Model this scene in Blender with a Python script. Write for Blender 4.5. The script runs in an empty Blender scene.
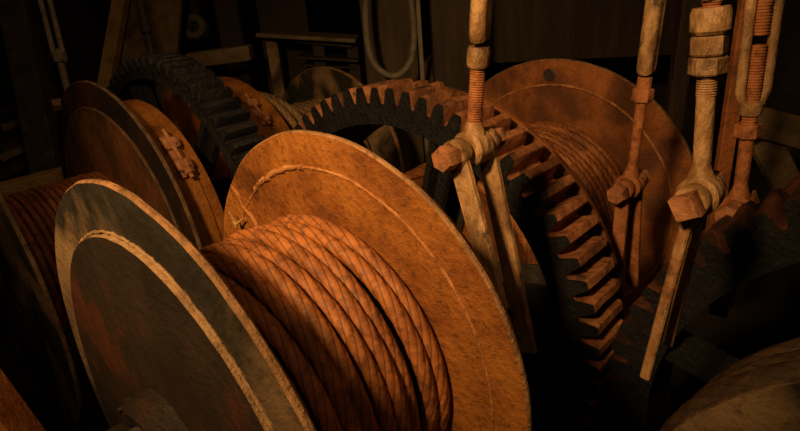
import bpy, math, random
from mathutils import Vector, Matrix
import numpy as np

random.seed(7)
C = bpy.context.scene.collection
PI = math.pi
S = 0.5          # metres per drawing unit
FZ = 5.1         # floor lies this far (drawing units) below the camera

# ---------------------------------------------------------------- camera
FWD = Vector((0.66766329, 0.64323232, -0.37480384))
RGT = Vector((0.66895629, -0.73929186, -0.07710397))
UPV = Vector((0.3266852, 0.19924789, 0.92389234))
FPX = 574.57


def W(x, y, z):
    return Vector((x * S, y * S, (z + FZ) * S))


def at(px, py, **k):
    """point (drawing units) seen at pixel px,py lying on the plane x=, y= or z= (or at distance t)"""
    q = FWD + RGT * ((px - 400) / FPX) + UPV * ((215.5 - py) / FPX)
    (n, v), = k.items()
    return q * v if n == 't' else q * (v / q['xyz'.index(n)])


cam_d = bpy.data.cameras.new('camera')
cam = bpy.data.objects.new('camera', cam_d)
C.objects.link(cam)
cam_d.sensor_width = 36
cam_d.lens = FPX / 800 * 36
cam_d.clip_start = 0.02
M3 = Matrix((RGT, UPV, -FWD)).transposed()
cam.matrix_world = Matrix.Translation(W(0, 0, 0)) @ M3.to_4x4()
bpy.context.scene.camera = cam

# ---------------------------------------------------------------- world, light, exposure
sc = bpy.context.scene
sc.view_settings.view_transform = 'Standard'
sc.view_settings.look = 'None'
sc.view_settings.exposure = 0
sc.view_settings.gamma = 1
w = bpy.data.worlds.new('World')
sc.world = w
w.use_nodes = True
w.node_tree.nodes['Background'].inputs[0].default_value = (1, .55, .25, 1)
w.node_tree.nodes['Background'].inputs[1].default_value = 0.008


def spot(name, loc, target, power, col, size, angle, blend):
    d = bpy.data.lights.new(name, 'SPOT')
    d.energy = power
    d.color = col
    d.shadow_soft_size = size
    d.spot_size = math.radians(angle)
    d.spot_blend = blend
    o = bpy.data.objects.new(name, d)
    C.objects.link(o)
    a, b = W(*loc), W(*target)
    o.location = a
    o.rotation_euler = (b - a).to_track_quat('-Z', 'Y').to_euler()
    return o


spot('work_lamp_light', (-2.0, .8, 2.3), (3.3, 2.9, -.8), 460, (1, .57, .22), .16, 68, 1.0)
spot('front_fill_light', (.3, -1.4, 3.2), (1.5, 3.6, -1.4), 34, (1, .56, .23), .3, 60, 1.0)  # added soft fill for the shadowed rope turns, no fixture of the room
spot('back_fill_light', (1.6, 3.6, 3.3), (3.2, 9.3, -1.0), 42, (1, .57, .24), .2, 84, 1.0)  # added fill that lifts the dim upper-left background
spot('rear_fill_light', (2.9, 0.4, 3.4), (6.9, 3.6, -1.2), 66, (1, .56, .23), .2, 54, 1.0)  # extra light added to offset falloff towards the big right drum

# ---------------------------------------------------------------- materials


def nodes(name):
    m = bpy.data.materials.new(name)
    m.use_nodes = True
    nt = m.node_tree
    return m, nt, nt.nodes, nt.links, nt.nodes['Principled BSDF']


def ramp(N, stops):
    r = N.new('ShaderNodeValToRGB')
    el = r.color_ramp.elements
    while len(el) < len(stops):
        el.new(0.5)
    for e, (p, c) in zip(el, stops):
        e.position = p
        e.color = (*c, 1) if len(c) == 3 else c
    return r


def mixc(N, L, fac, a, b, mode='MIX'):
    m = N.new('ShaderNodeMix')
    m.data_type = 'RGBA'
    m.blend_type = mode
    for sock, v in ((m.inputs[0], fac), (m.inputs[6], a), (m.inputs[7], b)):
        if hasattr(v, 'links'):
            L.new(v, sock)
        elif isinstance(v, (int, float)):
            sock.default_value = v
        else:
            sock.default_value = (*v, 1)
    return m.outputs[2]


def rust(name, stops, scale=6, speck=(.02, .012, .008), speck_amt=.5, speck_scale=45, bump=.7,
         rough=.68, metal=0.0, spec=.35, stretch=(1, 1, 1), patch=None, patch_amt=.5, patch_scale=2.5, dist=.02):
    m, nt, N, L, B = nodes(name)
    tc = N.new('ShaderNodeTexCoord')
    mp = N.new('ShaderNodeMapping')
    mp.inputs['Scale'].default_value = stretch
    L.new(tc.outputs['Object'], mp.inputs['Vector'])
    n1 = N.new('ShaderNodeTexNoise')
    n1.inputs['Scale'].default_value = scale
    n1.inputs['Detail'].default_value = 9
    n1.inputs['Roughness'].default_value = .65
    L.new(mp.outputs[0], n1.inputs['Vector'])
    r1 = ramp(N, stops)
    L.new(n1.outputs[0], r1.inputs[0])
    col = r1.outputs[0]
    if patch:
        n3 = N.new('ShaderNodeTexNoise')
        n3.inputs['Scale'].default_value = patch_scale
        n3.inputs['Detail'].default_value = 6
        n3.inputs['Distortion'].default_value = .6
        L.new(mp.outputs[0], n3.inputs['Vector'])
        r3 = ramp(N, [(.5 - .12 * patch_amt, (0, 0, 0)), (.66 - .2 * patch_amt, (1, 1, 1))])
        L.new(n3.outputs[0], r3.inputs[0])
        col = mixc(N, L, r3.outputs[0], col, patch)
    n2 = N.new('ShaderNodeTexNoise')
    n2.inputs['Scale'].default_value = speck_scale
    n2.inputs['Detail'].default_value = 5
    n2.inputs['Roughness'].default_value = .7
    L.new(mp.outputs[0], n2.inputs['Vector'])
    r2 = ramp(N, [(.54, (0, 0, 0)), (.68, (speck_amt,) * 3)])
    L.new(n2.outputs[0], r2.inputs[0])
    col = mixc(N, L, r2.outputs[0], col, speck)
    L.new(col, B.inputs['Base Color'])
    ad = N.new('ShaderNodeMath')
    ad.operation = 'MULTIPLY_ADD'
    L.new(n2.outputs[0], ad.inputs[0])
    ad.inputs[1].default_value = .7
    L.new(n1.outputs[0], ad.inputs[2])
    bp = N.new('ShaderNodeBump')
    bp.inputs['Strength'].default_value = bump
    bp.inputs['Distance'].default_value = dist
    L.new(ad.outputs[0], bp.inputs['Height'])
    L.new(bp.outputs[0], B.inputs['Normal'])
    rr = N.new('ShaderNodeMapRange')
    rr.inputs[3].default_value = rough - .15
    rr.inputs[4].default_value = min(1, rough + .15)
    L.new(n1.outputs[0], rr.inputs[0])
    L.new(rr.outputs[0], B.inputs['Roughness'])
    B.inputs['Metallic'].default_value = metal
    B.inputs['Specular IOR Level'].default_value = spec
    return m


M = {}
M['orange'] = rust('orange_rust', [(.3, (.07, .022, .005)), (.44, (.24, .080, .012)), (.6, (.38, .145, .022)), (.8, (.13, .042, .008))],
                   scale=5, speck_amt=.6, speck_scale=60, bump=.7, rough=.62)
M['drum'] = rust('drum_rust', [(.3, (.12, .042, .014)), (.5, (.30, .10, .028)), (.68, (.40, .15, .045)), (.85, (.2, .065, .02))],
                 scale=4, speck_amt=.5, speck_scale=50, patch=(.12, .045, .018), patch_amt=.3, rough=.65)
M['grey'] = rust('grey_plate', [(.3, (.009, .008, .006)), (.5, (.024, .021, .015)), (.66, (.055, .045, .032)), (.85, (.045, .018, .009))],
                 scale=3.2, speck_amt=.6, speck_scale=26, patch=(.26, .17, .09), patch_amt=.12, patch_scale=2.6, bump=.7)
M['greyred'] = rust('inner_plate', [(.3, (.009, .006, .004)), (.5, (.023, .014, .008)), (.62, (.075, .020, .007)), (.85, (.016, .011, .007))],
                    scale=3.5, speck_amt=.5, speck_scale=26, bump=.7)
M['estain'] = rust('stained_brown_plate', [(.35, (.03, .022, .016)), (.5, (.12, .055, .022)), (.62, (.24, .09, .03)), (.8, (.07, .035, .018))],
                    scale=3, speck_amt=.6, speck_scale=26, stretch=(1, 1, .5), bump=.7)
M['bead'] = rust('weld_tan', [(.3, (.16, .09, .04)), (.5, (.32, .2, .1)), (.7, (.42, .28, .14))], scale=14, bump=.8)
M['beado'] = rust('weld_orange', [(.3, (.2, .07, .02)), (.5, (.42, .18, .055)), (.7, (.6, .3, .12))], scale=14, bump=.8)
M['edge'] = rust('flange_edge', [(.3, (.10, .055, .026)), (.5, (.30, .16, .07)), (.7, (.46, .26, .12))], scale=16, speck_scale=60, bump=.8)
M['dulledge'] = rust('dull_flange_edge', [(.3, (.05, .035, .024)), (.5, (.15, .09, .05)), (.7, (.24, .15, .08))], scale=16, speck_scale=60, bump=.8)
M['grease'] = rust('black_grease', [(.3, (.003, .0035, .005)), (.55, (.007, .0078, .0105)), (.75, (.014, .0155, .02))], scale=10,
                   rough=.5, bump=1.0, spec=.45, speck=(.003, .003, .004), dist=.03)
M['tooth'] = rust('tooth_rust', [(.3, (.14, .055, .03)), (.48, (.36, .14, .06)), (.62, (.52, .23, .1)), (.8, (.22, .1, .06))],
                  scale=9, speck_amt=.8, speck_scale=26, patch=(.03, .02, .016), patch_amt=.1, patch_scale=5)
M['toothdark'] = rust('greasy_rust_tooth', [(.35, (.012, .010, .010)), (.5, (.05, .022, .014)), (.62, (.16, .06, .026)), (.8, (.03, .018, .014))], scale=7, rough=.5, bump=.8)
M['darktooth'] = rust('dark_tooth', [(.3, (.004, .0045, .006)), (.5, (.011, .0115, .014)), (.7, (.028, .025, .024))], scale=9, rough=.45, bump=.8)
M['paint'] = rust('old_ochre_metal', [(.32, (.09, .045, .02)), (.44, (.27, .15, .06)), (.56, (.50, .30, .14)), (.72, (.24, .085, .025))],
                  scale=8, speck_amt=.9, speck_scale=20, speck=(.025, .021, .023), stretch=(1, 1, .6), rough=.52, spec=.6)
M['rodrust'] = rust('rod_rust', [(.3, (.16, .055, .022)), (.5, (.38, .14, .05)), (.7, (.5, .23, .1))], scale=12, speck_amt=.7, speck_scale=26)
M['bolt'] = rust('bolt_rust', [(.3, (.18, .07, .03)), (.5, (.38, .16, .07)), (.7, (.52, .26, .13))], scale=10, speck_amt=.7, speck_scale=26)
M['timber'] = rust('dark_timber', [(.3, (.012, .008, .005)), (.5, (.03, .019, .011)), (.7, (.058, .036, .02))], scale=7, stretch=(1, 1, .12), bump=.6)
M['darkboard'] = rust('stained_board', [(.3, (.03, .02, .012)), (.5, (.07, .047, .026)), (.7, (.11, .075, .04))], scale=6, stretch=(1, 1, .2), bump=.6)
M['plank'] = rust('plank_wood', [(.3, (.07, .048, .028)), (.5, (.15, .105, .06)), (.7, (.24, .165, .09))], scale=7, stretch=(.15, 1, 1), bump=.6)
M['column'] = rust('stained_column', [(.3, (.10, .062, .028)), (.5, (.26, .17, .08)), (.7, (.34, .23, .11))], scale=6, patch=(.05, .03, .018), patch_amt=.1, patch_scale=3)
M['yellow'] = rust('ochre_paint', [(.3, (.25, .15, .05)), (.5, (.42, .27, .09)), (.7, (.5, .34, .13))], scale=8, speck_amt=.4)
M['steel'] = rust('dark_steel', [(.3, (.02, .018, .016)), (.5, (.045, .038, .033)), (.7, (.08, .065, .055))], scale=8, rough=.55)
M['hose'] = rust('grey_hose', [(.3, (.10, .085, .065)), (.5, (.18, .155, .115)), (.7, (.24, .2, .15))], scale=10, bump=.3)
M['concrete'] = rust('stained_floor', [(.3, (.012, .009, .007)), (.5, (.025, .02, .014)), (.7, (.045, .035, .024))], scale=2, bump=.8)
M['wall'] = rust('sooty_wall', [(.3, (.010, .008, .006)), (.5, (.025, .018, .013)), (.7, (.045, .034, .023))], scale=2, bump=.5)


def rope_mat(name, stops, hand=-1, dark=.3):
    m, nt, N, L, B = nodes(name)
    tc = N.new('ShaderNodeTexCoord')
    n1 = N.new('ShaderNodeTexNoise')
    n1.inputs['Scale'].default_value = 7
    n1.inputs['Detail'].default_value = 8
    n1.inputs['Roughness'].default_value = .7
    L.new(tc.outputs['Object'], n1.inputs['Vector'])
    r1 = ramp(N, stops)
    L.new(n1.outputs[0], r1.inputs[0])
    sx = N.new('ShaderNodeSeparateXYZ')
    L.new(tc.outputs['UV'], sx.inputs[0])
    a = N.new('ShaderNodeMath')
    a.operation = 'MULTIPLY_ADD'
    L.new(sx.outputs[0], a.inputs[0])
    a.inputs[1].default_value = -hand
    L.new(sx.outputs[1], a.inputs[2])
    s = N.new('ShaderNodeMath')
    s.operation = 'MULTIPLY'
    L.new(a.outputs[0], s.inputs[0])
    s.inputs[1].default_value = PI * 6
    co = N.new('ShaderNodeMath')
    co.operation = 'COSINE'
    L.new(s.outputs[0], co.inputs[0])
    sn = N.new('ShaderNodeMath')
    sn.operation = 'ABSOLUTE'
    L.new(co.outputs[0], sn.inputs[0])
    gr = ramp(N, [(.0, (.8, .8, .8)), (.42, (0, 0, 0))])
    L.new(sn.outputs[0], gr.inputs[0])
    n2 = N.new('ShaderNodeTexNoise')
    n2.inputs['Scale'].default_value = 55
    n2.inputs['Detail'].default_value = 5
    L.new(tc.outputs['Object'], n2.inputs['Vector'])
    r2 = ramp(N, [(.5, (0, 0, 0)), (.65, (dark * 1.6,) * 3)])
    L.new(n2.outputs[0], r2.inputs[0])
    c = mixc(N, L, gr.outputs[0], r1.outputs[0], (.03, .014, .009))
    c = mixc(N, L, r2.outputs[0], c, (.035, .016, .01))
    L.new(c, B.inputs['Base Color'])
    h = N.new('ShaderNodeMath')
    h.operation = 'MULTIPLY_ADD'
    L.new(sn.outputs[0], h.inputs[0])
    h.inputs[1].default_value = .1
    L.new(n2.outputs[0], h.inputs[2])
    bp = N.new('ShaderNodeBump')
    bp.inputs['Strength'].default_value = .55
    bp.inputs['Distance'].default_value = .006
    L.new(h.outputs[0], bp.inputs['Height'])
    L.new(bp.outputs[0], B.inputs['Normal'])
    B.inputs['Roughness'].default_value = .62
    B.inputs['Specular IOR Level'].default_value = .4
    return m


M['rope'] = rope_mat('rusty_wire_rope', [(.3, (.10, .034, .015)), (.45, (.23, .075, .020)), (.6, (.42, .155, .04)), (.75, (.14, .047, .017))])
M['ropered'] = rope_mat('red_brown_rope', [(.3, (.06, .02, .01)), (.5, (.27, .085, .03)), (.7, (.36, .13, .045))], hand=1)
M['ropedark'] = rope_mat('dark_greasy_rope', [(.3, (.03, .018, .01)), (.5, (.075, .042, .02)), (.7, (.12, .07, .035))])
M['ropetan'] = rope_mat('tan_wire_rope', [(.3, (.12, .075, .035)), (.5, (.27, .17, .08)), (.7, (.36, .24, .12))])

# ---------------------------------------------------------------- helpers


def noise1(seed, n, amp, octs=(3, 7, 15, 40)):
    r = random.Random(seed)
    out = np.zeros(n)
    a = np.linspace(0, 2 * PI, n, endpoint=False)
    for o in octs:
        for _ in range(2):
            k = max(1, int(o * r.uniform(.7, 1.3)))
            out += np.cos(k * a + r.uniform(0, 6.28)) / (1 + .35 * octs.index(o))
    return out / len(octs) / 1.4 * amp


class MB:
    """collects shapes in drawing units; build() links them as one mesh object"""

    def __init__(s):
        s.v = []
        s.f = []
        s.mi = []
        s.uv = None

    def add(s, v, f, mi=0):
        b = len(s.v)
        s.v += [tuple(p) for p in v]
        for i, q in enumerate(f):
            s.f.append(tuple(b + j for j in q))
            s.mi.append(mi if isinstance(mi, int) else mi[i])

    def box(s, c, d, rot=None, mi=0, bev=0.0):
        hx, hy, hz = d[0] / 2, d[1] / 2, d[2] / 2
        if bev <= 0:
            V = [Vector((x, y, z)) for x in (-hx, hx) for y in (-hy, hy) for z in (-hz, hz)]
            F = [(0, 1, 3, 2), (4, 6, 7, 5), (0, 4, 5, 1), (2, 3, 7, 6), (0, 2, 6, 4), (1, 5, 7, 3)]
        else:
            b = bev
            pr = [(-hx + b, -hy), (hx - b, -hy), (hx, -hy + b), (hx, hy - b), (hx - b, hy), (-hx + b, hy), (-hx, hy - b), (-hx, -hy + b)]
            V = []
            for z, k in ((-hz, 1), (-hz + b, 0), (hz - b, 0), (hz, 1)):
                for x, y in pr:
                    sx = 1 - k * b / hx
                    sy = 1 - k * b / hy
                    V.append(Vector((x * sx, y * sy, z)))
            F = [tuple(range(7, -1, -1)), tuple(range(24, 32))]
            for r in range(3):
                for i in range(8):
                    j = (i + 1) % 8
                    F.append((r * 8 + i, r * 8 + j, (r + 1) * 8 + j, (r + 1) * 8 + i))
        if rot is not None:
            V = [rot @ p for p in V]
        c = Vector(c)
        s.add([p + c for p in V], F, mi)

    def bar(s, a, b, wx, wy, side=(1, 0, 0), mi=0, bev=0.0):
        """box from a to b; wx measured along `side`"""
        a, b = Vector(a), Vector(b)
        z = (b - a).normalized()
        x = Vector(side)
        x = (x - z * x.dot(z)).normalized()
        y = z.cross(x)
        R = Matrix((x, y, z)).transposed()
        s.box((a + b) / 2, (wx, wy, (b - a).length), R, mi, bev)

    def lathe(s, prof, a=(0, 0, 0), ax=(1, 0, 0), n=64, jit=None, mi=0, closed=True, ref=None, arc=None):
        """prof: list of (distance along axis, radius); closed loop"""
        ax = Vector(ax).normalized()
        if ref is None:
            ref = (0, 1, 0) if abs(ax.y) < .9 else (1, 0, 0)
        y = Vector(ref)
        y = (y - ax * y.dot(ax)).normalized()
        z = ax.cross(y)
        a = Vector(a)
        V = []
        a0, a1 = arc if arc else (0, 2 * PI)
        m = n if not arc else n + 1
        for i in range(m):
            t = a0 + (a1 - a0) * i / n
            d = y * math.cos(t) + z * math.sin(t)
            for k, (p, r) in enumerate(prof):
                rr = r + (jit[k][i % n] if jit is not None and jit[k] is not None else 0)
                V.append(a + ax * p + d * rr)
        F = []
        mis = []
        K = len(prof)
        for i in range(n):
            j = (i + 1) % m
            for k in range(K if closed else K - 1):
                l = (k + 1) % K
                F.append((i * K + k, i * K + l, j * K + l, j * K + k))
                mis.append(mi if isinstance(mi, int) else mi[k])
        if arc and closed:
            F.append(tuple(range(K - 1, -1, -1)))
            F.append(tuple(n * K + k for k in range(K)))
            mis += [0, 0]
        s.add(V, F, mis)

    def cyl(s, a, b, r, n=24, mi=0, r2=None, ch=0.0):
        a, b = Vector(a), Vector(b)
        h = (b - a).length
        r2 = r if r2 is None else r2
        if ch:
            pr = [(0, .0001), (0, r - ch), (ch, r), (h - ch, r2), (h, r2 - ch), (h, .0001)]
        else:
            pr = [(0, .0001), (0, r), (h, r2), (h, .0001)]
        s.lathe(pr, a, b - a, n, mi=mi, closed=False)

    def hexn(s, a, b, r, phase=0, n=6, mi=0, ch=.12):
        a, b = Vector(a), Vector(b)
        ax = (b - a).normalized()
        h = (b - a).length
        ref = Vector((0, 1, 0)) if abs(ax.y) < .9 else Vector((1, 0, 0))
        y = (ref - ax * ref.dot(ax)).normalized()
        z = ax.cross(y)
        V = []
        for p, rr in ((0, r * (1 - ch)), (h * ch, r), (h * (1 - ch), r), (h, r * (1 - ch))):
            for i in range(n):
                t = phase + 2 * PI * i / n
                V.append(a + ax * p + (y * math.cos(t) + z * math.sin(t)) * rr)
        F = [tuple(range(n - 1, -1, -1)), tuple(range(3 * n, 4 * n))]
        for k in range(3):
            for i in range(n):
                j = (i + 1) % n
                F.append((k * n + i, k * n + j, (k + 1) * n + j, (k + 1) * n + i))
        s.add(V, F, mi)

    def thread(s, a, b, r, pitch, n=20, mi=0):
        a, b = Vector(a), Vector(b)
        h = (b - a).length
        k = max(2, int(h / pitch))
        pr = [(0, .0001)]
        for i in range(k):
            p = h * i / k
            q = h / k
            pr += [(p + .05 * q, r * .86), (p + .35 * q, r), (p + .6 * q, r), (p + .95 * q, r * .86)]
        pr.append((h, .0001))
        s.lathe(pr, a, b - a, n, mi=mi, closed=False)

    def tube(s, pts, r, n=10, mi=0, closed=False):
        P = [Vector(p) for p in pts]
        m = len(P)
        V = []
        up = Vector((.13, .21, .97)).normalized()
        for i in range(m):
            if closed:
                t = P[(i + 1) % m] - P[i - 1]
            else:
                t = P[min(i + 1, m - 1)] - P[max(i - 1, 0)]
            t.normalize()
            x = (up - t * up.dot(t)).normalized()
            y = t.cross(x)
            up = x
            ri = r[i] if hasattr(r, '__len__') else r
            for k in range(n):
                a = 2 * PI * k / n
                V.append(P[i] + x * math.cos(a) * ri + y * math.sin(a) * ri)
        F = []
        for i in range(m if closed else m - 1):
            j = (i + 1) % m
            for k in range(n):
                l = (k + 1) % n
                F.append((i * n + k, i * n + l, j * n + l, j * n + k))
        if not closed:
            F.append(tuple(range(n - 1, -1, -1)))
            F.append(tuple((m - 1) * n + k for k in range(n)))
        s.add(V, F, mi)

    def build(s, name, mat, parent=None, origin=(0, 0, 0), smooth=35):
        o0 = Vector(origin)
        me = bpy.data.meshes.new(name)
        me.from_pydata([((v[0] - o0[0]) * S, (v[1] - o0[1]) * S, (v[2] - o0[2]) * S) for v in s.v], [], s.f)
        mats = mat if isinstance(mat, (list, tuple)) else [mat]
        for m in mats:
            me.materials.append(m)
        me.polygons.foreach_set('material_index', s.mi)
        if s.uv is not None:
            ul = me.uv_layers.new(name='UVMap')
            li = np.zeros(len(me.loops), dtype=np.int32)
            me.loops.foreach_get('vertex_index', li)
            ul.data.foreach_set('uv', s.uv_loops.ravel())
        me.update()
        import bmesh
        bm = bmesh.new()
        bm.from_mesh(me)
        bmesh.ops.recalc_face_normals(bm, faces=bm.faces)
        bm.to_mesh(me)
        bm.free()
        if smooth:
            me.shade_smooth()
            try:
                me.set_sharp_from_angle(angle=math.radians(smooth))
            except Exception:
                pass
        o = bpy.data.objects.new(name, me)
        C.objects.link(o)
        if parent:
            o.parent = parent
        else:
            o.location = W(*origin)
        return o


def tag(o, label, cat, group=None):
    o['label'] = label
    o['category'] = cat
    if group:
        o['group'] = group
    return o


def thing(name, label, cat, loc, group=None):
    o = bpy.data.objects.new(name, None)
    o.empty_display_size = .1
    C.objects.link(o)
    o.location = W(*loc)
    return tag(o, label, cat, group)


def plabel(o, t):
    o['label'] = t
    return o


def struct(o):
    o['kind'] = 'structure'
    return o


# ---------------------------------------------------------------- the room
mb = MB(); mb.box((6, 6, -FZ - .1), (24, 24, .2)); struct(mb.build('floor', M['concrete'], origin=(6, 6, -FZ)))
mb = MB(); mb.box((6, 6, 4.4), (24, 24, .2)); struct(mb.build('ceiling', M['wall'], origin=(6, 6, 4.4)))
mb = MB(); mb.box((6, 16.6, -.4), (24, .2, 9.4)); struct(mb.build('wall_back', M['wall'], origin=(6, 16.6, -FZ)))
mb = MB(); mb.box((17.6, 6, -.4), (.2, 24, 9.4)); struct(mb.build('wall_right', M['wall'], origin=(17.6, 6, -FZ)))

# ---------------------------------------------------------------- rotating machinery
S1 = (1.844, -1.550)
S2 = (6.234, -2.322)
S3 = (3.647, -2.990)
S4 = (-.62, -3.10)
Q = 1.22
S5 = (6.234 * Q, -2.322 * Q)


def shaft(sh, x0, x1, r, label):
    mb = MB()
    mb.cyl((x0, sh[0], sh[1]), (x1, sh[0], sh[1]), r - .006, 32, ch=.02)
    return tag(mb.build('drive_shaft', M['steel'], origin=(x0, sh[0], sh[1])), label, 'shaft', 'winch drive shafts')


def flange(x0, x1, R, bore, name, mats, parent, org, seed=1, rim=.015, n=200, bulge=0.0):
    mb = MB()
    j = noise1(seed, n, rim)
    jx = [None, j, j, None]
    e = .008
    pr = [(x0 - bulge, bore), (x0, R - e), (x0 + e, R), (x1 - e, R), (x1, R - e), (x1, bore)]
    mb.lathe([(p, r) for p, r in pr], (0, org[1], org[2]), n=n, jit=[None, j, j, j, j, None], mi=[0, 1, 1, 1, 0, 0])
    return mb.build(name, mats, parent, org)


def bead(x, R, r, parent, org, mat, seed=3, arc=(0, 360), wob=.008, name='weld_bead', n=420):
    mb = MB()
    rnd = random.Random(seed)
    m = max(24, int(n * (arc[1] - arc[0]) / 360))
    nr = noise1(seed, m, wob, (4, 9, 21, 60))
    pts = []
    rad = []
    for i in range(m + (0 if arc[1] - arc[0] >= 360 else 1)):
        a = math.radians(arc[0] + (arc[1] - arc[0]) * i / m)
        rr = R + nr[i % m]
        pts.append((x, org[1] + rr * math.cos(a), org[2] + rr * math.sin(a)))
        rad.append(r * rnd.uniform(.65, 1.25))
    mb.tube(pts, rad, 8, closed=arc[1] - arc[0] >= 360)
    return mb.build(name, mat, parent, org)


def wire_rope(x0, x1, Rc, r, sh, mat, label, lobes=6, nring=24, seg=.035, lay=6.5, wob=.004, seed=1, group='wire ropes wound on the drums', turns=None, hand=1, step=None, depth=.22):
    turns = turns or max(1, int((x1 - x0 - 2 * r) / (2 * r * 1.06)))
    rnd = random.Random(seed)
    total = turns * 2 * PI * Rc
    m = int(total / seg)
    V = np.zeros((m + 1, nring, 3))
    th = np.linspace(0, turns * 2 * PI, m + 1)
    ph = [rnd.uniform(0, 6.28) for _ in range(6)]
    wx = sum(np.cos(th * k + p) for k, p in zip((.31, .83, 1.37), ph[:3])) * wob
    wr = sum(np.cos(th * k + p) for k, p in zip((.43, 1.13, 2.7), ph[3:])) * wob
    x = x0 + r + (x1 - x0 - 2 * r) * th / th[-1] + wx
    R = Rc + wr
    if step:
        xs, dr, wd = step
        R = R + dr / (1 + np.exp(-(x - xs) / wd))
    cy, cz = np.cos(th), np.sin(th)
    layl = lay * 2 * r
    phi = hand * th * Rc / layl * 2 * PI
    a = np.linspace(0, 2 * PI, nring, endpoint=False)
    for k in range(nring):
        lob = np.abs(np.cos((a[k] - phi) * lobes / 2))
        rr = r * (1.02 - depth + depth * lob ** .6)
        cr = np.cos(a[k]) * rr
        cx = np.sin(a[k]) * rr
        V[:, k, 0] = x + cx
        V[:, k, 1] = (R + cr) * cy
        V[:, k, 2] = (R + cr) * cz
    idx = np.arange((m + 1) * nring).reshape(m + 1, nring)
    nx = np.roll(idx, -1, axis=1)
    F = np.stack([idx[:-1], nx[:-1], nx[1:], idx[1:]], axis=-1).reshape(-1, 4)
    me = bpy.data.meshes.new('wire_rope')
    me.from_pydata((V.reshape(-1, 3) * S).tolist(), [], F.tolist() + [list(range(nring - 1, -1, -1)), [m * nring + k for k in range(nring)]])
    ul = me.uv_layers.new(name='UVMap')
    u0 = th * Rc / layl
    U = np.zeros((m, nring, 4, 2))
    for q, (dm, dk) in enumerate(((0, 0), (0, 1), (1, 1), (1, 0))):
        U[:, :, q, 0] = u0[dm:m + dm][:, None]
        U[:, :, q, 1] = ((np.arange(nring) + dk) / nring)[None, :]
    U = np.concatenate([U.reshape(-1, 2), np.zeros((2 * nring, 2))])
    ul.data.foreach_set('uv', U.ravel())
    me.materials.append(mat)
    me.shade_smooth()
    me.update()
    o = bpy.data.objects.new('wire_rope', me)
    C.objects.link(o)
    o.location = W(0, sh[0], sh[1])
    # the mesh must face outwards
    import bmesh
    bm = bmesh.new(); bm.from_mesh(me); bmesh.ops.recalc_face_normals(bm, faces=bm.faces); bm.to_mesh(me); bm.free()
    return tag(o, label, 'rope', group)


def barrel(x0, x1, R, bore, parent, org, mat, name='barrel'):
    mb = MB()
    mb.lathe([(x0, bore), (x0, R), (x1, R), (x1, bore)], (0, org[1], org[2]), n=96)
    return mb.build(name, mat, parent, org)


def gear(label, sh, x0, x1, rt, rr, ri, bore, nt, phase, mats, arms=6, arm0=107, seed=1, group='spur gears'):
    """mats: side, tooth"""
    org = (x0, sh[0], sh[1])
    g = thing('spur_gear', label, 'gear', org, group)
    mb = MB()
    rnd = random.Random(seed)
    p = 2 * PI / nt
    prof = [(-.5, rr), (-.37, rr + .01), (-.31, rr + (rt - rr) * .4), (-.21, rt - .012), (-.16, rt), (.16, rt), (.21, rt - .012), (.31, rr + (rt - rr) * .4), (.37, rr + .01)]
    K = len(prof)
    n = nt * K
    # stations: (x, radial shrink at outer, inner radius)
    dx = x1 - x0
    c = .02
    V = []
    lay = [(x0 - .0, 'i0'), (x0, 'm'), (x0, 'o-'), (x0 + c, 'o'), (x0 + dx * .35, 'o'), (x0 + dx * .7, 'o'), (x1 - c, 'o'), (x1, 'o-'), (x1, 'm'), (x1, 'i0')]
    rings = len(lay)
    rt_j = {}
    for q, (x, kind) in enumerate(lay):
        for t in range(nt):
            for k, (fa, r) in enumerate(prof):
                key = (q, t)
                if key not in rt_j:
                    rt_j[key] = rnd.uniform(-.012, .006)
                a = math.radians(phase) + (t + fa) * p
                tipf = max(0, (r - rr) / (rt - rr))
                if kind == 'i0':
                    R = ri
                elif kind == 'm':
                    R = rr - .035
                elif kind == 'o-':
                    R = r - .022 * tipf + rt_j[key] * tipf * .6
                else:
                    R = r + rt_j[key] * tipf * .8
                xx = x
                if kind == 'm':
                    xx = x + (.015 if q < 3 else -.015)
                if kind == 'o-':
                    xx = x + rnd.uniform(-.008, .008)
                V.append((xx, sh[0] + R * math.cos(a), sh[1] + R * math.sin(a)))
    F = []
    mi = []
    for q in range(rings):
        q2 = (q + 1) % rings
        for i in range(n):
            j = (i + 1) % n
            F.append((q * n + i, q * n + j, q2 * n + j, q2 * n + i))
            mi.append(1 if 3 <= q <= 6 else 0)
    mb.add(V, F, mi)
    mb.build('toothed_rim', mats, g, org, smooth=28)
    xm = (x0 + x1) / 2
    # hub
    rh = bore * 2.0
    mb = MB()
    mb.lathe([(x0 - .04, bore), (x0 - .04, rh), (x1 + .04, rh), (x1 + .04, bore)], (0, sh[0], sh[1]), n=48)
    mb.build('hub', mats[0], g, org)
    for k in range(arms):
        a = math.radians(arm0 + 360 / arms * k)
        d = Vector((0, math.cos(a), math.sin(a)))
        tn = Vector((0, -math.sin(a), math.cos(a)))
        o = Vector((xm, sh[0], sh[1]))
        mb = MB()
        mb.bar(o + d * (rh * .96), o + d * (ri + .03), dx * .75, .06, side=(1, 0, 0), bev=.01)
        mb.bar(o + d * (rh * .96), o + d * (ri + .03), .09, .26, side=(1, 0, 0), bev=.01)
        mb.build('spoke', mats[0], g, org)
    return g


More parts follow.
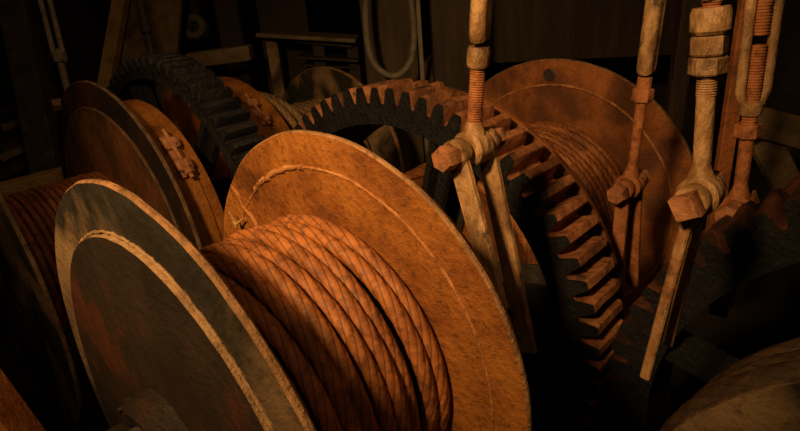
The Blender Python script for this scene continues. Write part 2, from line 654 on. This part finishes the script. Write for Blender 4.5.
# ---- front shaft: drum with the wound rope in the middle of the picture
shaft(S1, -1.6, 2.15, .15, 'dark steel shaft through the front drum with the thick rope')
oA = (.616, *S1)
t = thing('rope_drum', 'front rope drum with orange inner flange and grey outer flange', 'drum', oA, 'rope drums of the winch')
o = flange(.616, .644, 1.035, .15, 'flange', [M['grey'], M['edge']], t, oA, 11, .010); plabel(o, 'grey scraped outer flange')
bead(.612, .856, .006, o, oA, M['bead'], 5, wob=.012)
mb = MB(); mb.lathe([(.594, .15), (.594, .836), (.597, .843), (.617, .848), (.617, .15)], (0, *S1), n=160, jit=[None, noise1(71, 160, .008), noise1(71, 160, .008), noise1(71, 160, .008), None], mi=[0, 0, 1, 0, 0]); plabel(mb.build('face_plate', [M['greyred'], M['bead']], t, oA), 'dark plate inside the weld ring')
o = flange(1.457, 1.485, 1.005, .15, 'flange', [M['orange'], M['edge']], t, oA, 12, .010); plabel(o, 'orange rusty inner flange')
bead(1.456, .845, .0065, o, oA, M['beado'], 6, wob=.007)
bead(1.455, .85, .013, o, oA, M['beado'], 26, wob=.012, arc=(52, 82), name='lumpy_weld')
mb = MB()
mb.tube([(1.452, S1[0] + r * math.cos(math.radians(a)), S1[1] + r * math.sin(math.radians(a))) for r, a in ((.70, 38), (.78, 40), (.86, 39), (.92, 41), (.99, 41))], [.008, .012, .006, .011, .006], 8)
mb.build('radial_weld', M['beado'], o, oA)
barrel(.644, 1.457, .555, .15, t, oA, M['drum'])
mb = MB()
mb.lathe([(.50, .15), (.49, .20), (.515, .235), (.6, .245), (.6, .15)], (0, *S1), n=48)
mb.build('hub_collar', M['greyred'], t, oA)
mb = MB(); mb.hexn((.40, *S1), (.50, *S1), .20, .5, 4); mb.build('shaft_nut', M['greyred'], t, oA)
for k, (a, r) in enumerate(((-18, .36), (3, .36), (150, .36), (205, .36), (255, .36), (300, .36))):
    a = math.radians(a)
    y, z = S1[0] + r * math.cos(a), S1[1] + r * math.sin(a)
    mb = MB(); mb.hexn((.57, y, z), (.6, y, z), .032); mb.cyl((.535, y, z), (.575, y, z), .014, 12)
    mb.build('bolt', M['greyred'], t, oA)
# brake drum beyond the inner flange
mb = MB()
mb.lathe([(1.485, .15), (1.485, .80), (1.545, .85), (1.55, .925), (1.575, .925), (1.58, .55), (1.80, .55), (1.80, .15)], (0, *S1), n=128, mi=0)
plabel(mb.build('brake_drum', M['orange'], t, oA), 'stepped brake drum behind the orange flange')

wire_rope(.672, 1.455, .586, .0352, S1, M['rope'], 'thick rusty orange wire rope wound on the front drum', nring=36, seg=.026, lay=7.5, wob=.006, seed=4, hand=-1, turns=9.6, step=(.93, .03, .03), depth=.22)
# loose wire end sticking up from the rope
mb = MB()
p = at(236, 222, x=1.41)
mb.tube([p + Vector((0, .01, -.03)), p + Vector((.0, .01, .0)), p + Vector((-.012, .03, .06))], [.010, .008, .003], 6)
mb.tube([p + Vector((0, .0, -.012)), p + Vector((.012, -.01, .0)), p + Vector((.02, -.05, .025))], [.009, .007, .003], 6)
mb.tube([p + Vector((0, .0, -.012)), p + Vector((-.012, .02, .0))], [.006, .002], 6)
tag(mb.build('wire_end', M['yellow'], origin=p), 'small pale frayed wire end standing up where the thick rope meets the orange flange', 'wire')

# ---- rear shaft: drum, brake band, gear, second drum
shaft(S2, -.3, 3.5, .17, 'dark steel shaft through the rear left drum and the black gear')
shaft(S5, 3.6, 7.0, .2, 'dark steel shaft through the farthest drum with tan rope')
oF = (.9, *S2)
t = thing('rope_drum', 'rear left rope drum with tall stained flange and dull outer flange', 'drum', oF, 'rope drums of the winch')
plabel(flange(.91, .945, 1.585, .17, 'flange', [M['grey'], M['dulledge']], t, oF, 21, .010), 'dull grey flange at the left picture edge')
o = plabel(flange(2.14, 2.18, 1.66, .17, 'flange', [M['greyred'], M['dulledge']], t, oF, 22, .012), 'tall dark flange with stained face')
bead(2.125, 1.385, .012, o, oF, M['dulledge'], 7, wob=.014)
mb = MB(); mb.lathe([(2.12, .17), (2.12, 1.37), (2.141, 1.39), (2.141, .17)], (0, *S2), n=128); plabel(mb.build('face_plate', M['estain'], t, oF), 'brown stained plate inside the weld ring')
mb = MB(); mb.hexn((2.06, S2[0] + .93, S2[1] + 1.36), (2.2, S2[0] + .93, S2[1] + 1.36), .07); mb.build('rim_stud', M['dulledge'], t, oF)
barrel(.945, 2.14, .68, .17, t, oF, M['drum'])
wire_rope(.965, 2.11, .715, .03, S2, M['ropered'], 'fine red-brown wire rope closely wound on the rear left drum', nring=14, seg=.05, wob=.002, seed=9)

ob = (2.2, *S2)
t = thing('brake_drum', 'orange brake drum behind the tall dark flange', 'drum', ob, 'brake drums on the rear shaft')
mb = MB()
mb.lathe([(2.181, .17), (2.181, 1.34), (2.25, 1.36), (2.54, 1.36), (2.545, 1.385), (2.61, 1.385), (2.61, .17)], (0, *S2), n=160)
mb.build('drum_shell', M['orange'], t, ob)


def lug(parent, org, sh, x, R, a, mat, L=.30, w=.16):
    a = math.radians(a)
    d = Vector((0, math.cos(a), math.sin(a)))
    tn = Vector((0, -math.sin(a), math.cos(a)))
    c = Vector((x, sh[0], sh[1])) + d * R
    mb = MB()
    R3 = Matrix((Vector((1, 0, 0)), tn, d)).transposed()
    mb.box(c + tn * L * .42 + d * .045, (w, L * .42, .11), R3, bev=.025)
    mb.box(c - tn * L * .42 + d * .045, (w, L * .42, .11), R3, bev=.025)
    mb.box(c + d * .015, (w * .8, L * 1.6, .04), R3, bev=.01)
    lg = mb.build('band_lug', mat, parent, org)
    mb = MB()
    mb.cyl(c - tn * L * .95 + d * .065, c + tn * L * .95 + d * .065, .022, 12)
    mb.hexn(c + tn * L * .62 + d * .065, c + tn * L * .80 + d * .065, .05)
    mb.build('clamp_bolt', mat, lg, org)


def band(x0, x1, R, sh, a0, a1, org, label, mat, lug_a=None, lx=None):
    t = thing('brake_band', label, 'brake', org, 'brake bands on the rear shaft')
    mb = MB()
    mb.lathe([(x0, R), (x0, R + .022), (x1, R + .022), (x1, R)], (0, *sh), n=110, arc=(math.radians(a0), math.radians(a1)))
    mb.build('steel_band', mat, t, org)
    lug(t, org, sh, lx, R + .02, lug_a, M['bolt'])
    return t


band(2.27, 2.50, 1.362, S2, 60, 330, (2.27, *S2), 'orange brake band with bolted lug beside the tall dark flange', M['orange'], 137, 2.42)

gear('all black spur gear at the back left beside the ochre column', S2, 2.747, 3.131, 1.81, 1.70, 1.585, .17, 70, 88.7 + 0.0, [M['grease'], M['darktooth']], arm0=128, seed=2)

oh = (3.9, *S5)
t = thing('rope_drum', 'rear right rope drum with orange end and dark far flange', 'drum', oh, 'rope drums of the winch')
mb = MB()
mb.lathe([(x * Q, r) for x, r in ((3.24, .2), (3.24, 1.42 * Q), (3.26, 1.435 * Q), (3.60, 1.435 * Q), (3.65, 1.45 * Q), (3.70, 1.45 * Q), (3.70, .2))], (0, *S5), n=160)
plabel(mb.build('brake_rim', M['orange'], t, oh), 'orange rusty brake rim')
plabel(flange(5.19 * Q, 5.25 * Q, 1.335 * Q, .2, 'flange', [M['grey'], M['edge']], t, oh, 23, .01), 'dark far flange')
barrel(3.70 * Q, 5.19 * Q, .82 * Q, .2, t, oh, M['drum'])
band(3.28 * Q, 3.50 * Q, 1.437 * Q, S5, 60, 330, (3.28 * Q, *S5), 'orange brake band with long lug between black gear and tan rope', M['orange'], 128, 3.46 * Q)
wire_rope(3.705 * Q, 5.185 * Q, 0.82 * Q + .068, .065, S5, M['ropetan'], 'thick tan wire rope wound on the rear right drum', nring=24, seg=.06, wob=.008, seed=12, hand=-1, depth=.32)
wire_rope(3.72 * Q, 4.25 * Q, 1.13 * Q, .065, S5, M['ropetan'], 'loose upper turns of tan wire rope beside the orange end of the rear right drum', nring=24, seg=.06, wob=.05, seed=18, hand=-1, depth=.32, turns=2.6)

# ---- middle shaft: big gear and big drum
shaft(S3, 3.62, 7.6, .19, 'dark steel shaft through the big centre gear and drum')
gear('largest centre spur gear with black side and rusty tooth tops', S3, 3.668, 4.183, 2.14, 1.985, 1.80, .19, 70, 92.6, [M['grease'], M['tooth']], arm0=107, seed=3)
oD = (4.32, *S3)
t = thing('rope_drum', 'big right rope drum with wide orange flange behind the centre gear', 'drum', oD, 'rope drums of the winch')
plabel(flange(4.36, 4.42, 2.03, 1.72, 'flange_ring', [M['drum'], M['drum']], t, oD, 31, .008), 'brown ring next to the gear')
for k in range(6):
    a = math.radians(107 + 60 * k); dd = Vector((0, math.cos(a), math.sin(a))); c = Vector((4.39, *S3))
    mb = MB(); mb.bar(c + dd * .19, c + dd * 1.74, .05, .24, side=(1, 0, 0), bev=.01); mb.build('ring_arm', M['steel'], t, oD)
o = plabel(flange(6.90, 6.97, 1.93, .19, 'flange', [M['drum'], M['edge']], t, oD, 32, .008), 'wide orange far flange')
bead(6.898, 1.605, .016, o, oD, M['beado'], 8, wob=.012)
mb = MB()
c = at(549, 75, x=6.89)
mb.lathe([(0, .03), (-.012, .05), (-.012, .075), (0, .085)], (6.897, c.y, c.z), n=20)
mb.cyl((6.888, c.y, c.z), (6.896, c.y, c.z), .034, 16)
plabel(mb.build('lifting_hole', M['steel'], t, oD), 'small dark hole near the rim')
barrel(4.42, 6.90, 1.04, .19, t, oD, M['drum'])
wire_rope(4.425, 6.895, 1.10, .06, S3, M['rope'], 'rusty orange wire rope on the big drum behind the gear teeth', nring=24, seg=.06, wob=.008, seed=14, hand=-1, depth=.32)

# ---- right foreground shaft
shaft(S4, 2.0, 5.2, .17, 'dark steel shaft under the right foreground gear')
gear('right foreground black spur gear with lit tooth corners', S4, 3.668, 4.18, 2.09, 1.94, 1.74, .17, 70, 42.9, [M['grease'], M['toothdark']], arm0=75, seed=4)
oL = (2.8, *S4)
t = thing('rope_drum', 'dark mottled drum in the bottom right corner', 'drum', oL, 'rope drums of the winch')
plabel(flange(2.80, 2.86, 1.47, .17, 'flange', [M['grey'], M['dulledge']], t, oL, 41, .008), 'dark mottled flange')
barrel(2.86, 3.55, 1.33, .17, t, oL, M['steel'])
wire_rope(2.865, 3.42, 1.40, .075, S4, M['ropedark'], 'thick dark rope turns on the bottom right drum', nring=24, seg=.05, wob=.02, seed=15, turns=2.7)

# pedestals carrying the shafts


def pedestal(x, sh, r, label):
    org = (x, sh[0], -FZ)
    t = thing('bearing_pedestal', label, 'bearing', org, 'bearing pedestals under the shafts')
    z = sh[1]
    mb = MB()
    mb.box((x, sh[0], -FZ + .06), (.4, 1.2, .12), bev=.02)
    v = [(x + dx, sh[0] + dy, zz) for zz, hy in ((-FZ + .12, .5), (z - r - .06, .26)) for dx, dy in ((-.11, -hy), (.11, -hy), (.11, hy), (-.11, hy))]
    mb.add(v, [(3, 2, 1, 0), (4, 5, 6, 7), (0, 1, 5, 4), (1, 2, 6, 5), (2, 3, 7, 6), (3, 0, 4, 7)])
    mb.build('stand', M['steel'], t, org)
    mb = MB()
    mb.lathe([(x - .13, r + .001), (x - .13, r + .1), (x + .13, r + .1), (x + .13, r + .001)], (0, *sh), n=40)
    mb.box((x, sh[0] - r - .16, z), (.2, .16, .12), bev=.01)
    mb.box((x, sh[0] + r + .16, z), (.2, .16, .12), bev=.01)
    mb.build('bearing_cap', M['steel'], t, org)


pedestal(-1.3, S1, .15, 'dark bearing pedestal at the front shaft, left end')
pedestal(2.0, S1, .15, 'dark bearing pedestal at the front shaft behind the orange flange')
pedestal(.3, S2, .17, 'dark bearing pedestal at the rear shaft, left end')
pedestal(3.34, S2, .17, 'dark bearing pedestal beside the black rear gear')
pedestal(6.8, S5, .2, 'dark bearing pedestal beyond the farthest drum')
pedestal(4.0-.2, S5, .2, 'dark bearing pedestal before the orange end of the farthest drum')
pedestal(7.3, S3, .19, 'dark bearing pedestal beyond the wide orange flange')
pedestal(2.3, S4, .17, 'dark bearing pedestal in front of the bottom right drum')
pedestal(4.8, S4, .17, 'dark bearing pedestal behind the right foreground gear')

# ---------------------------------------------------------------- turnbuckle hangers


def axis_frame(J, T):
    z = (T - J).normalized()
    x = Vector((1, 0, 0))
    x = (x - z * x.z).normalized()
    return z


def turnbuckle(label, J, T, k, bolt_len, hexr, straps, spec, mat, top=3.9, head_sq=False, bolt_dir=(1, 0, 0), strap_mat=None, bmat=None, strap_w=.13, strap_t=.05):
    """J joint centre, T a point higher up on the rod axis, k overall size"""
    org = tuple(J)
    t = thing('turnbuckle_hanger', label, 'turnbuckle', org, 'turnbuckle hangers above the gears')
    z = (T - J).normalized()
    bd = Vector(bolt_dir).normalized()
    P = lambda h: J + z * h
    bmat = bmat or M['bolt']
    # bolt
    mb = MB()
    r = .058 * k
    mb.cyl(J - bd * bolt_len * .5, J + bd * bolt_len * .5, r, 24, ch=.01)
    mb.hexn(J - bd * (bolt_len * .5 + .02 * k), J - bd * (bolt_len * .5 - .10 * k), hexr, .3, 4 if head_sq else 6)
    mb.hexn(J + bd * (bolt_len * .5 - .12 * k), J + bd * (bolt_len * .5 - .02 * k), hexr * .95, .1, 6)
    mb.build('pin_bolt', bmat, t, org)
    # eye
    mb = MB()
    ew = .09 * k
    mb.lathe([(-ew, .05 * k), (-ew, .095 * k), (-ew * .7, .115 * k), (ew * .7, .115 * k), (ew, .095 * k), (ew, .05 * k)], J, bd, n=32)
    mb.lathe([(.05 * k, .078 * k), (.11 * k, .07 * k), (.145 * k, .055 * k), (.17 * k, .05 * k), (.17 * k, .001)], J, z, n=24, closed=False)
    mb.build('rod_eye', mat, t, org)
    # clevis straps
    for i, (off, E, hb) in enumerate(straps):
        A = J + bd * off
        E = Vector(E)
        mb = MB()
        d = (E - A).normalized()
        mb.bar(A - d * .0, E, strap_t, strap_w, side=bd, bev=.008)
        mb.lathe([(-strap_t, .055 * k), (-strap_t, .085 * k), (-strap_t * .8, .092 * k), (strap_t * .8, .092 * k), (strap_t, .085 * k), (strap_t, .055 * k)], A, bd, n=28)
        mb.build('clevis_strap', strap_mat or mat, t, org)
    # rod segments: list of (kind, h0, h1, radius)
    for s_ in spec:
        kind, h0, h1, rr = s_[:4]
        mb = MB()
        if kind == 'rod':
            mb.cyl(P(h0), P(h1), rr, 28, ch=.004)
            mb.build('rod', s_[4] if len(s_) > 4 else mat, t, org)
        elif kind == 'thread':
            mb.thread(P(h0), P(h1), rr, .019 * (s_[5] if len(s_) > 5 else 1), 24)
            mb.build('threaded_rod', s_[4] if len(s_) > 4 else M['rodrust'], t, org)
        elif kind == 'nut':
            mb.hexn(P(h0), P(h1), rr, s_[5] if len(s_) > 5 else .35, ch=.1)
            mb.build('lock_nut', s_[4] if len(s_) > 4 else mat, t, org)
        elif kind == 'collar':
            mb.lathe([(0, .001), (0, rr * .85), (.015, rr), (h1 - h0 - .02, rr), (h1 - h0, rr * .9), (h1 - h0, .001)], P(h0), z, n=32, closed=False)
            mb.build('end_collar', s_[4] if len(s_) > 4 else mat, t, org)
        elif kind == 'body':
            # open turnbuckle frame: two bars joined at both ends; s_[5] gives the direction the bars are apart
            side = Vector(s_[5])
            side = (side - z * side.dot(z)).normalized()
            bw = s_[6]
            cr = z.cross(side)
            for sg in (-1, 1):
                pts = []
                for u in np.linspace(0, 1, 25):
                    h = h0 + (h1 - h0) * u
                    e = min(u, 1 - u) * (h1 - h0)
                    sp = rr * min(1, math.sqrt(max(0, min(1, (e + .012) / (rr * 1.4)))))
                    pts.append(P(h) + side * sg * sp)
                mb.tube(pts, bw, 12)
            mb.lathe([(0, .001), (0, rr * .72), (.02, rr * .8), (rr * .9, rr * .92), (rr * 1.1, rr * .6), (rr * 1.1, .001)], P(h0 - rr * .55), z, n=28, closed=False)
            mb.lathe([(0, .001), (0, rr * .72), (.02, rr * .8), (rr * .9, rr * .92), (rr * 1.1, rr * .6), (rr * 1.1, .001)], P(h1 + rr * .55), -z, n=28, closed=False)
            mb.build('turnbuckle_body', s_[4], t, org)
    return t


Jz = lambda p, q: (p, q)
J, T = at(473, 147, x=2.6), at(482, 0, x=2.6)
turnbuckle('centre turnbuckle hanger with two long straps above the front drum', J, T, .9, .56, .074,
           [(-.15, at(499, 310, x=2.36), 0), (.12, at(528, 352, x=2.72), 0)],
           [('thread', .13, .455, .042, M['rodrust'], .7), ('collar', .45, .56, .062),
            ('body', .60, 1.5, .034, M['paint'], (.85, .2, 0), .045), ('rod', 1.5, 4.2, .04)], M['paint'], strap_mat=M['paint'], strap_w=.125, strap_t=.045)
# slim hanger in front of the big flange
J, T = at(630, 185, x=5.0), at(656, 0, x=5.0)
turnbuckle('slim turnbuckle hanger hanging before the wide orange flange', J, T, 1.0, .62, .09,
           [(-.14, at(614, 292, x=4.85), 0), (.14, at(632, 285, x=5.2), 0)],
           [('rod', .12, .62, .045), ('thread', .6, .79, .046, M['rodrust'], .8), ('nut', .77, .88, .088, M['rodrust']), ('rod', .86, .98, .06),
            ('body', 1.03, 2.1, .05, M['paint'], (.8, .05, 0), .066), ('rod', 2.1, 5.1, .05)], M['rodrust'], strap_w=.12)
# thick hanger at right
J, T = at(700, 194, x=2.67), at(712, 0, x=2.67)
turnbuckle('thickest ochre turnbuckle hanger with square bolt head at right', J, T, .80, .42, .074,
           [(-.10, at(645, 378, x=2.58), 0), (.08, at(668, 345, x=2.78), 0)],
           [('rod', .12, .45, .038), ('thread', .44, .535, .041, M['paint'], .55), ('nut', .53, .605, .076, M['paint'], .2), ('nut', .61, .69, .073, M['paint'], .5),
            ('collar', .695, .80, .078), ('body', .85, 1.6, .055, M['paint'], (.8, -.1, 0), .042), ('thread', .79, 1.1, .036, M['rodrust'], .8), ('rod', 1.6, 4.2, .04)], M['paint'], head_sq=True, strap_w=.05, strap_t=.04)
# open-framed hanger at the right edge
J, T = at(738, 208, x=4.5), at(765, 0, x=4.5)
turnbuckle('open-framed turnbuckle hanger at the right edge behind the thick one', J, T, 1.0, .5, .1,
           [(-.1, (4.42, .9, -2.6), 0), (.1, (4.6, .9, -2.6), 0)],
           [('rod', .12, .53, .047), ('nut', .53, .63, .086, M['rodrust']), ('thread', .62, .68, .05),
            ('body', .74, 1.62, .088, M['paint'], (.669, -.739, 0), .034), ('thread', .76, 1.16, .05, M['rodrust'], 1), ('thread', 1.22, 1.6, .05, M['rodrust'], 1), ('rod', 1.6, 4.9, .05)], M['rodrust'])

# overhead beams the hangers hang from (above the picture)
for xx, lab in ((2.63, 'overhead dark steel beam carrying the centre and thick hangers'), (4.75, 'overhead dark steel beam carrying the slim and open-framed hangers')):
    mb = MB()
    mb.box((xx, 2.5, 3.75), (.5, 8, .06)); mb.box((xx, 2.5, 4.24), (.5, 8, .06)); mb.box((xx, 2.5, 4.0), (.06, 8, .44))
    tag(mb.build('steel_beam', M['steel'], origin=(xx, 2.5, 4.24)), lab, 'beam', 'overhead beams')

# ---------------------------------------------------------------- background


def post(name, p0, p1, wx, wy, mat, label, cat, side=(1, 0, 0), group=None, bev=.01, org=None):
    mb = MB()
    mb.bar(p0, p1, wx, wy, side=side, bev=bev)
    return tag(mb.build(name, mat, origin=org or tuple(p0)), label, cat, group)


def down(p, z=-FZ):
    return Vector((p.x, p.y, z))


camr = (RGT.x, RGT.y, 0)
# timber post, upper middle
p = at(455, 60, t=9.8)
post('timber_post', down(p), Vector((p.x, p.y, 4.3)), .75, .5, M['timber'], 'wide dark timber post behind the centre turnbuckle', 'post', camr, 'background posts')
# steel frame with hose
p = at(392, 40, t=8.8)
mb = MB()
post('steel_column', down(at(420, 40, t=9.6)), Vector((at(420, 40, t=9.6).x, at(420, 40, t=9.6).y, 4.3)), .07, .35, M['hose'], 'narrow bright-edged steel column right of the hanging hose', 'post', camr, 'background posts')
p = at(390, 40, t=10.9)
post('upright_board', down(p), Vector((p.x, p.y, 4.3)), 1.0, .3, M['darkboard'], 'dark brown upright panel behind the hanging hose', 'panel', camr)
mb = MB()
pts = []
hx = lambda px, py, tt=9.75: at(px, py, t=tt)
for px, py in ((368, -150), (367, -60), (366, 0), (366, 25), (369, 50), (376, 66), (388, 75), (400, 74), (410, 62), (414, 42), (413, 15), (409, -20), (405, -90), (403, -150)):
    pts.append(hx(px, py))


def smoothp(P, n=8):
    out = []
    for i in range(len(P) - 1):
        a, b, c, d = P[max(i - 1, 0)], P[i], P[i + 1], P[min(i + 2, len(P) - 1)]
        for k in range(n):
            u = k / n
            out.append(.5 * ((2 * b) + (c - a) * u + (2 * a - 5 * b + 4 * c - d) * u * u + (3 * b - a - 3 * c + d) * u ** 3))
    out.append(P[-1])
    return out


mb.tube(smoothp(pts), .055, 12)
tag(mb.build('rubber_hose', M['hose'], origin=tuple(pts[0])), 'pale grey hose hanging in a long loop in front of the dark panel', 'hose')

# ochre column with stained plate, upper left
c0, c1 = at(106, 85, t=10.3), at(121, 0, t=10.3)
d = (c1 - c0)
post('ochre_upright', c0 + d * (-4.4 / 1.3 * .9), c0 + d * 1.9, .23, .2, M['yellow'], 'yellow ochre upright edge left of the stained plate', 'post', camr, 'background posts')
c0, c1 = at(148, 85, t=10.6), at(155, 0, t=10.6)
d = (c1 - c0)
post('stained_plate', c0 + d * (-2.9), c0 + d * 1.7, 1.02, .12, M['column'], 'ochre steel plate with dark stains above the black gear', 'plate', camr)
mb = MB()
for px, py in ((166, 28), (158, 35), (157, 48), (163, 47)):
    q = at(px, py, t=9.05)
    mb.cyl(q, q - FWD * .04, .03, 10)
# leaning rods, upper left
a, b = at(153, 60, t=8.2), at(136, -20, t=8.2)
mb = MB(); d = (b - a)
mb.cyl(a - d * .2, b + d * 1.9, .035, 16); m_ = at(146, 30, t=8.2); u = d.normalized()
mb.cyl(m_ - u * .05, m_ + u * .06, .075, 16); mb.cyl(m_ + u * .06, b + d * 1.9, .055, 16)
tag(mb.build('hanging_rod', M['steel'], origin=tuple(a)), 'thin dark rod with a collar in front of the stained plate', 'rod', 'dark rods upper left')
a, b = at(70, 100, t=7.6), at(45, 0, t=7.6)
mb = MB(); d = (b - a); u = d.normalized()
mb.cyl(a - d * .1, a + d * .5, .045, 16); m_ = a + d * .42
mb.hexn(m_ - u * .07, m_ + u * .07, .09)
sd = u.cross(FWD).normalized()
for sg in (-1, 1):
    mb.cyl(m_ + u * .05 + sd * sg * .06, b + d * 1.6 + sd * sg * .06, .035, 12)
tag(mb.build('hanging_rod', M['hose'], origin=tuple(a)), 'twin dark rods hanging behind the top of the tall dark flange', 'rod', 'dark rods upper left')
# leaning dark post at far left
a, b = at(52, 175, t=9.0), at(14, -20, t=9.0)
d = b - a
post('leaning_post', a + d * -1.2, b + d * .55, .42, .42, M['steel'], 'broad dark leaning post at far left', 'post', camr, 'background posts')
# pale board behind the fine rope
a, b = at(-20, 197, t=8.0), at(62, 176, t=8.0)
post('timber_board', a, b, .2, .4, M['yellow'], 'pale board running behind the fine red-brown rope', 'board', (0, 0, 1), 'loose boards')
# planks lying behind, left
for i, (x0, y0, x1, y1, tt, ww) in enumerate(((0, 148, 60, 120, 10.5, .3), (0, 158, 58, 132, 10.1, .25), (-10, 178, 50, 150, 9.8, .5), (0, 128, 30, 118, 10.9, .2), (-10, 112, 60, 100, 11.3, .25))):
    post('plank', at(x0, y0, t=tt), at(x1, y1, t=tt + .4), .12, ww, M['plank'] if i % 2 else M['timber'], ['upper loose plank on the left pile', 'second loose plank on the left pile', 'broad loose plank lowest on the left pile', 'short loose plank on the left pile', 'topmost dark plank of the left pile'][i], 'plank', (0, 0, 1), 'planks in the left pile')
# bench with boards, upper middle
bt = thing('work_bench', 'dark brown bench with steel top boards behind the rear drums', 'bench', down(at(330, 40, t=11)))
ob_ = tuple(down(at(330, 40, t=11)))
for (x0, y0, x1, y1, tt, w1, w2, nm, mt) in ((262, 33, 358, 38.5, 11, .07, 1.0, 'top_board', 'plank'), (262, 37, 352, 45, 10.9, .10, .1, 'front_rail', 'timber'), (300, 55, 360, 58.5, 11.2, .05, .8, 'lower_shelf', 'timber'), (305, 63, 358, 66, 11.4, .04, .7, 'lower_shelf', 'timber')):
    mb = MB(); mb.bar(at(x0, y0, t=tt), at(x1, y1, t=tt), w1, w2, side=(0, 0, 1), bev=.01); mb.build(nm, M[mt], bt, ob_)
for px in (272, 318, 352):
    q = at(px, 40, t=11.05); mb = MB(); mb.bar(down(q), q, .22, .2, side=camr, bev=.01); mb.build('bench_leg', M['column' if px == 272 else 'timber'], bt, ob_)
# upright plate behind the bench
p = at(285, 30, t=11.8)
post('sheet_board', down(p), Vector((p.x, p.y, 4.3)), 1.0, .15, M['timber'], 'tall dim brown panel standing behind the bench', 'panel', camr)
p = at(232, 30, t=11.2)
post('timber_post', down(p), Vector((p.x, p.y, 4.3)), .45, .3, M['timber'], 'dim timber post left of the bench', 'post', camr, 'background posts')
# low beam left of the bench
post('low_beam', at(190, 60, t=10.2), at(252, 52, t=10.2), .25, .4, M['plank'], 'dull horizontal beam above the black gear teeth', 'beam', (0, 0, 1))
# valve with round face
v = thing('pipe_valve', 'dark round pipe fitting in shadow above the black gear', 'valve', tuple(at(194, 27, t=11.5)))
q = at(194, 27, t=11.5)
mb = MB(); mb.lathe([(0, .1), (-.05, .12), (-.05, .24), (.1, .27), (.3, .24), (.3, .1)], q, FWD, n=32); mb.build('ring_flange', M['hose'], v, tuple(q))
mb = MB(); mb.cyl(q + Vector((.15, .15, -.25)), Vector((q.x + .15, q.y + .15, 4.3)), .15, 20); mb.build('pipe_body', M['steel'], v, tuple(q))
# pale slab seen between column and post
p = at(436, 58, t=12.0)
mb = MB(); mb.box((p.x, p.y, (p.z - FZ) / 2), (1.0, 1.0, p.z + FZ), bev=.02)
tag(mb.build('steel_cabinet', M['plank'], origin=(p.x, p.y, -FZ)), 'low box with lit top between bright-edged column and timber post', 'box')
# big timber wall beam behind the large flange
post('timber_girder', at(470, 28, t=11.5), at(690, 18, t=11.5), 1.35, .5, M['timber'], 'massive dim timber girder above the wide orange flange', 'beam', (0, 0, 1))
# upright bars at right
p0, p1 = at(722, 175, x=5.6), at(748, 0, x=5.6)
d = p1 - p0
post('upright_bar', p0 - d * .55, p1 + d * 1.2, .13, .08, M['drum'], 'orange flat upright bar left of the open-framed hanger', 'bar', camr, 'upright bars at right')
p0, p1 = at(672, 130, x=8.0), at(690, 0, x=8.0)
d = p1 - p0
post('upright_bar', p0 - d * 1.2, p1 + d * .6, .22, .15, M['timber'], 'dim brown upright bar between slim and thick hangers', 'bar', camr, 'upright bars at right')
# braces
post('cross_brace', at(752, 120, t=8.0), at(830, 140, t=8.0), .42, .12, M['plank'], 'horizontal grey brace board at the right edge', 'board', (0, 0, 1), 'braces at the right edge')
post('cross_brace', at(764, 140, t=8.25), at(812, 235, t=8.25), .42, .12, M['plank'], 'diagonal grey brace board at the right edge', 'board', camr, 'braces at the right edge')
post('guard_rail', at(772, 208, t=4.6), at(815, 168, t=4.6), .08, .08, M['orange'], 'orange rail rising at the right edge above the gear teeth', 'rail', camr)
# beam corner bottom left
post('frame_beam', at(-62, 345, t=2.6), at(22, 460, t=2.6), .2, .2, M['orange'], 'orange frame beam in the bottom left corner', 'beam', camr)
